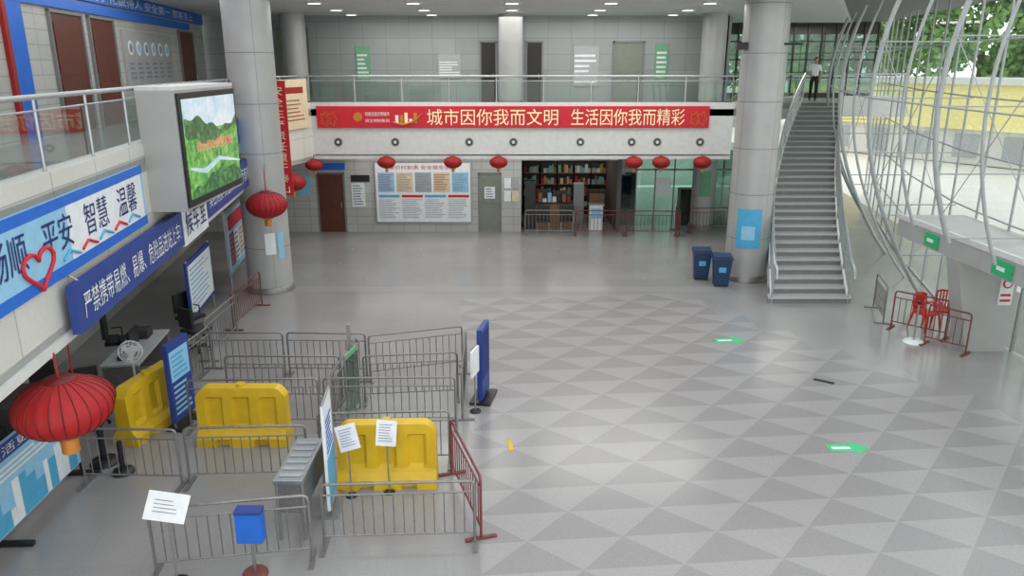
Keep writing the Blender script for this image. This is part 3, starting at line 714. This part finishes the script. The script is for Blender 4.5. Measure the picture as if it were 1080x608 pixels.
p.box(-1.0,1.0,-.45,.45,.3,.6,'steel'); p.box(-.5,.5,-.5,.5,.6,1.35,'dark'); p.box(-.52,-.5,-.35,.35,.62,1.1,'black'); p.box(.5,.52,-.35,.35,.62,1.1,'black'); p.box(-1.0,1.0,-.3,.3,.6,.63,'black')
for a in (-.9,.9):
    for b_ in (-.4,.4): p.tube((a,b_,0),(a,b_,.35),.03,'black')
p.obj('baggage_scanner',bevel=.015)

# ------------------------------------------------------------ bins, chairs, floor stickers
def bin_(X,Y):
    b=MB(frame(X,Y,R(-8))); w0,w1=.2,.26
    b.add([(-w0,-w0,.05),(w0,-w0,.05),(w0,w0,.05),(-w0,w0,.05),(-w1,-w1,.82),(w1,-w1,.82),(w1,w1,.82),(-w1,w1,.82)],[(0,3,2,1),(4,5,6,7),(0,1,5,4),(1,2,6,5),(2,3,7,6),(3,0,4,7)],'bin')
    b.box(-.29,.29,-.29,.29,.82,.87,'bin'); b.box(-.26,.26,-.25,.27,.87,.93,'bin'); b.box(-.1,.1,-.262,-.245,.45,.6,'cyan'); b.tube((-.26,.3,.85),(.26,.3,.85),.02,'black')
    for a in (-.17,.17): b.tube((a-.03,.18,.06),(a+.03,.18,.06),.06,'black',12)
    b.tube((-.17,-.17,0),(-.17,-.17,.06),.02,'black'); b.tube((.17,-.17,0),(.17,-.17,.06),.02,'black')
    b.obj('wheelie_bin',bevel=.012)
bin_(5.7,22.1); bin_(6.1,21.35)
def pchair(X,Y,ang):
    b=MB(frame(X,Y,ang)); b.box(-.22,.22,-.22,.2,.4,.45,'cone')
    for a in (-1,1):
        b.path([(a*.25,-.25,0),(a*.2,-.2,.42)],[.018,.028],'cone',8); b.path([(a*.25,.25,0),(a*.2,.18,.42)],[.018,.028],'cone',8)
        b.path([(a*.2,-.18,.42),(a*.25,-.2,.64),(a*.25,.1,.64),(a*.2,.22,.6)],.022,'cone',8)
        b.path([(a*.2,.18,.42),(a*.2,.24,.82)],.022,'cone',8)
    b.path([(-.2,.24,.82),(-.1,.26,.86),(.1,.26,.86),(.2,.24,.82)],.025,'cone',8)
    for i in range(5): b.box(-.14+i*.065,-.105+i*.065,.21,.25,.45,.84,'cone')
    b.obj('plastic_chair',bevel=.006)
pchair(10.05,17.5,R(20)); pchair(10.6,17.7,R(-30))
b=MB(frame(9.35,16.6,0)); b.lathe(0,0,[(0,.06),(.2,.05),(.23,0)],'paper',24); b.tube((0,0,.04),(0,0,.95),.02,'steel'); b.box(-.03,.03,-.03,.03,.92,1.0,'black'); b.obj('rope_post')
def sticker(X,Y,ang,sc,k='fgreen'):
    b=MB(frame(X,Y,ang)); z=.007
    b.add([(-.35*sc,-.14*sc,z),(.1*sc,-.14*sc,z),(.1*sc,-.25*sc,z),(.4*sc,0,z),(.1*sc,.25*sc,z),(.1*sc,.14*sc,z),(-.35*sc,.14*sc,z)],[(0,1,2,3,4,5,6)],k)
    b.box(-.28*sc,.05*sc,-.04*sc,.04*sc,z,z+.001,'paper'); b.obj('floor_arrow_sticker')
sticker(5.1,16.7,R(2),1.0); sticker(5.65,11.5,R(2),.95)
b=MB(frame(6.36,14.3,R(-35))); b.box(-.2,.2,-.05,.05,.004,.012,'black'); b.obj('floor_strip_marker')
b=MB(frame(-.03,11.6,R(95))); b.box(-.2,.2,-.04,.04,.004,.012,'yplast'); b.obj('floor_strip_marker')

# ------------------------------------------------------------ person on the landing
def person(X,Y,Z,ang):
    V=[(0,0,.93),(0,.01,1.12),(0,.01,1.3),(0,0,1.42),(0,-.01,1.49),
       (.17,0,1.37),(.23,.03,1.12),(.21,-.06,.9),(.205,-.075,.84),
       (-.17,0,1.37),(-.24,.02,1.12),(-.16,-.16,1.0),(-.14,-.2,.99),
       (.09,0,.86),(.1,-.06,.48),(.1,-.02,.09),(.115,-.17,.045),
       (-.09,0,.86),(-.1,.06,.48),(-.1,.14,.1),(-.11,0,.05)]
    E=[(0,1),(1,2),(2,3),(3,4),(2,5),(5,6),(6,7),(7,8),(2,9),(9,10),(10,11),(11,12),(0,13),(13,14),(14,15),(15,16),(0,17),(17,18),(18,19),(19,20)]
    Rd=[.13,.12,.135,.07,.052,.06,.043,.03,.028,.06,.043,.03,.028,.09,.065,.045,.035,.09,.065,.045,.035]
    me=bpy.data.meshes.new('b'); me.from_pydata(V,E,[]); o=bpy.data.objects.new('b',me); scene.collection.objects.link(o)
    sk=o.modifiers.new('s','SKIN'); o.modifiers.new('ss','SUBSURF').levels=2
    for i,d in enumerate(me.skin_vertices[0].data):
        d.radius=(Rd[i]*1.1,Rd[i]*(.8 if i<3 else 1)); d.use_root=(i==0)
    dg=bpy.context.evaluated_depsgraph_get(); ev=bpy.data.meshes.new_from_object(o.evaluated_get(dg))
    b=MB(frame(X,Y,ang,Z)@Matrix.Scale(1.05,4))
    vs=[tuple(v.co) for v in ev.vertices]
    grp={}
    for pl in ev.polygons:
        c=pl.center
        if c.z<.1: k='black'
        elif abs(c.x)>.135 and c.z<1.17 and c.z>.8: k='skin'
        elif c.z<.97: k='trou'
        elif c.z<1.45: k='shirt'
        else: k='skin'
        grp.setdefault(k,[]).append(tuple(pl.vertices))
    for k,fs in grp.items(): b.add(vs,fs,k,True)
    bpy.data.objects.remove(o)
    T0=b.T.copy()
    prof=[(.012,1.485),(.045,1.49),(.06,1.52),(.07,1.56),(.075,1.6),(.074,1.64),(.062,1.675),(.035,1.697),(.0,1.705)]
    b.T=T0@Matrix.Translation((0,-.015,0))@Matrix.Diagonal((1,1.2,1,1))
    b.lathe(0,0,prof,'skin',24)
    b.lathe(0,.008,[(.079,1.57),(.083,1.62),(.074,1.68),(.045,1.712),(0,1.72)],'hair',24,R(-20),R(200))
    b.lathe(0,.0,[(.08,1.655),(.07,1.69),(.04,1.715),(0,1.722)],'hair',24)
    b.path([(0,-.07,1.61),(0,-.088,1.575),(0,-.07,1.57)],[.008,.014,.008],'skin',8)
    for a in (-1,1):
        b.path([(a*.028,-.068,1.605),(a*.028,-.074,1.605)],.009,'hair',8); b.path([(a*.074,.0,1.62),(a*.084,.008,1.6),(a*.075,.0,1.57)],[.008,.014,.008],'skin',8)
    b.path([(-.022,-.062,1.54),(0,-.068,1.538),(.022,-.062,1.54)],.005,'redd',6)
    b.T=T0
    for (hx,hy,hz,dx,dy,dz) in [(.205,-.075,.84,0,-.2,-1),(-.14,-.2,.99,.3,-1,.05)]:
        D=Vector((dx,dy,dz)).normalized(); S_=Vector((0,1,0)) if abs(D.z)>.7 else Vector((0,0,1)); S_=(S_-D*S_.dot(D)).normalized()
        P=Vector((hx,hy,hz)); b.path([P-D*.02,P+D*.03,P+D*.065],[.026,.032,.026],'skin',10)
        for i,ln in enumerate((.06,.072,.076,.068)):
            q=P+D*.05+S_*(.03-.019*i); b.path([q,q+D*ln*.5,q+D*ln+Vector((.012*(-1 if hx>0 else 1),0,0))],[.0095,.009,.006],'skin',8)
        q=P+S_*.025; b.path([q,q+S_*.025+D*.03,q+S_*.028+D*.055],[.011,.01,.007],'skin',8)
    b.obj('person')
person(12.72,33.1,4.73,R(-20))

# ------------------------------------------------------------ lights and sky
wd=bpy.data.worlds.new('World'); scene.world=wd; wd.use_nodes=True; nt=wd.node_tree; bg=nt.nodes['Background']
tc=nt.nodes.new('ShaderNodeTexCoord'); sp=nt.nodes.new('ShaderNodeSeparateXYZ'); nt.links.new(tc.outputs['Generated'],sp.inputs[0])
rp=nt.nodes.new('ShaderNodeValToRGB'); rp.color_ramp.elements[0].color=(.96,.97,.95,1); rp.color_ramp.elements[1].color=(.9,.94,1,1); nt.links.new(sp.outputs[2],rp.inputs[0]); nt.links.new(rp.outputs[0],bg.inputs['Color'])
bg.inputs['Strength'].default_value=1.85
def area(name,loc,sx,sy,pw,col=(1,.98,.94),rot=(0,0,0)):
    l=bpy.data.lights.new(name,'AREA'); l.shape='RECTANGLE'; l.size=sx; l.size_y=sy; l.energy=pw; l.color=col
    o=bpy.data.objects.new(name,l); scene.collection.objects.link(o); o.location=loc; o.rotation_euler=rot; return o
area('ceiling_fill_light',(-3,25,7.9),6,3,240); area('ceiling_fill_light',(4,25,7.9),6,3,240)
area('ceiling_fill_light',(0,29.2,7.9),12,1.5,200)
area('ceiling_fill_light',(-9,17,7.9),2,12,120)
area('ceiling_fill_light',(-7.6,13,2.95),1,10,12); area('ceiling_fill_light',(-2,28,2.95),8,.8,40)  # added fill to brighten under the gallery slabs, no fixtures there
area('ceiling_fill_light',(3,31,2.95),3,2,20); area('ceiling_fill_light',(13,35,7.9),3,2,110)  # shop lamp is added fill to brighten its interior

cam=bpy.data.cameras.new('cam'); co=bpy.data.objects.new('camera',cam); scene.collection.objects.link(co)
co.location=(0,0,6.2); co.rotation_euler=(R(90-16.4),0,0); cam.sensor_width=36; cam.lens=800/1080*36; cam.clip_end=400
scene.camera=co
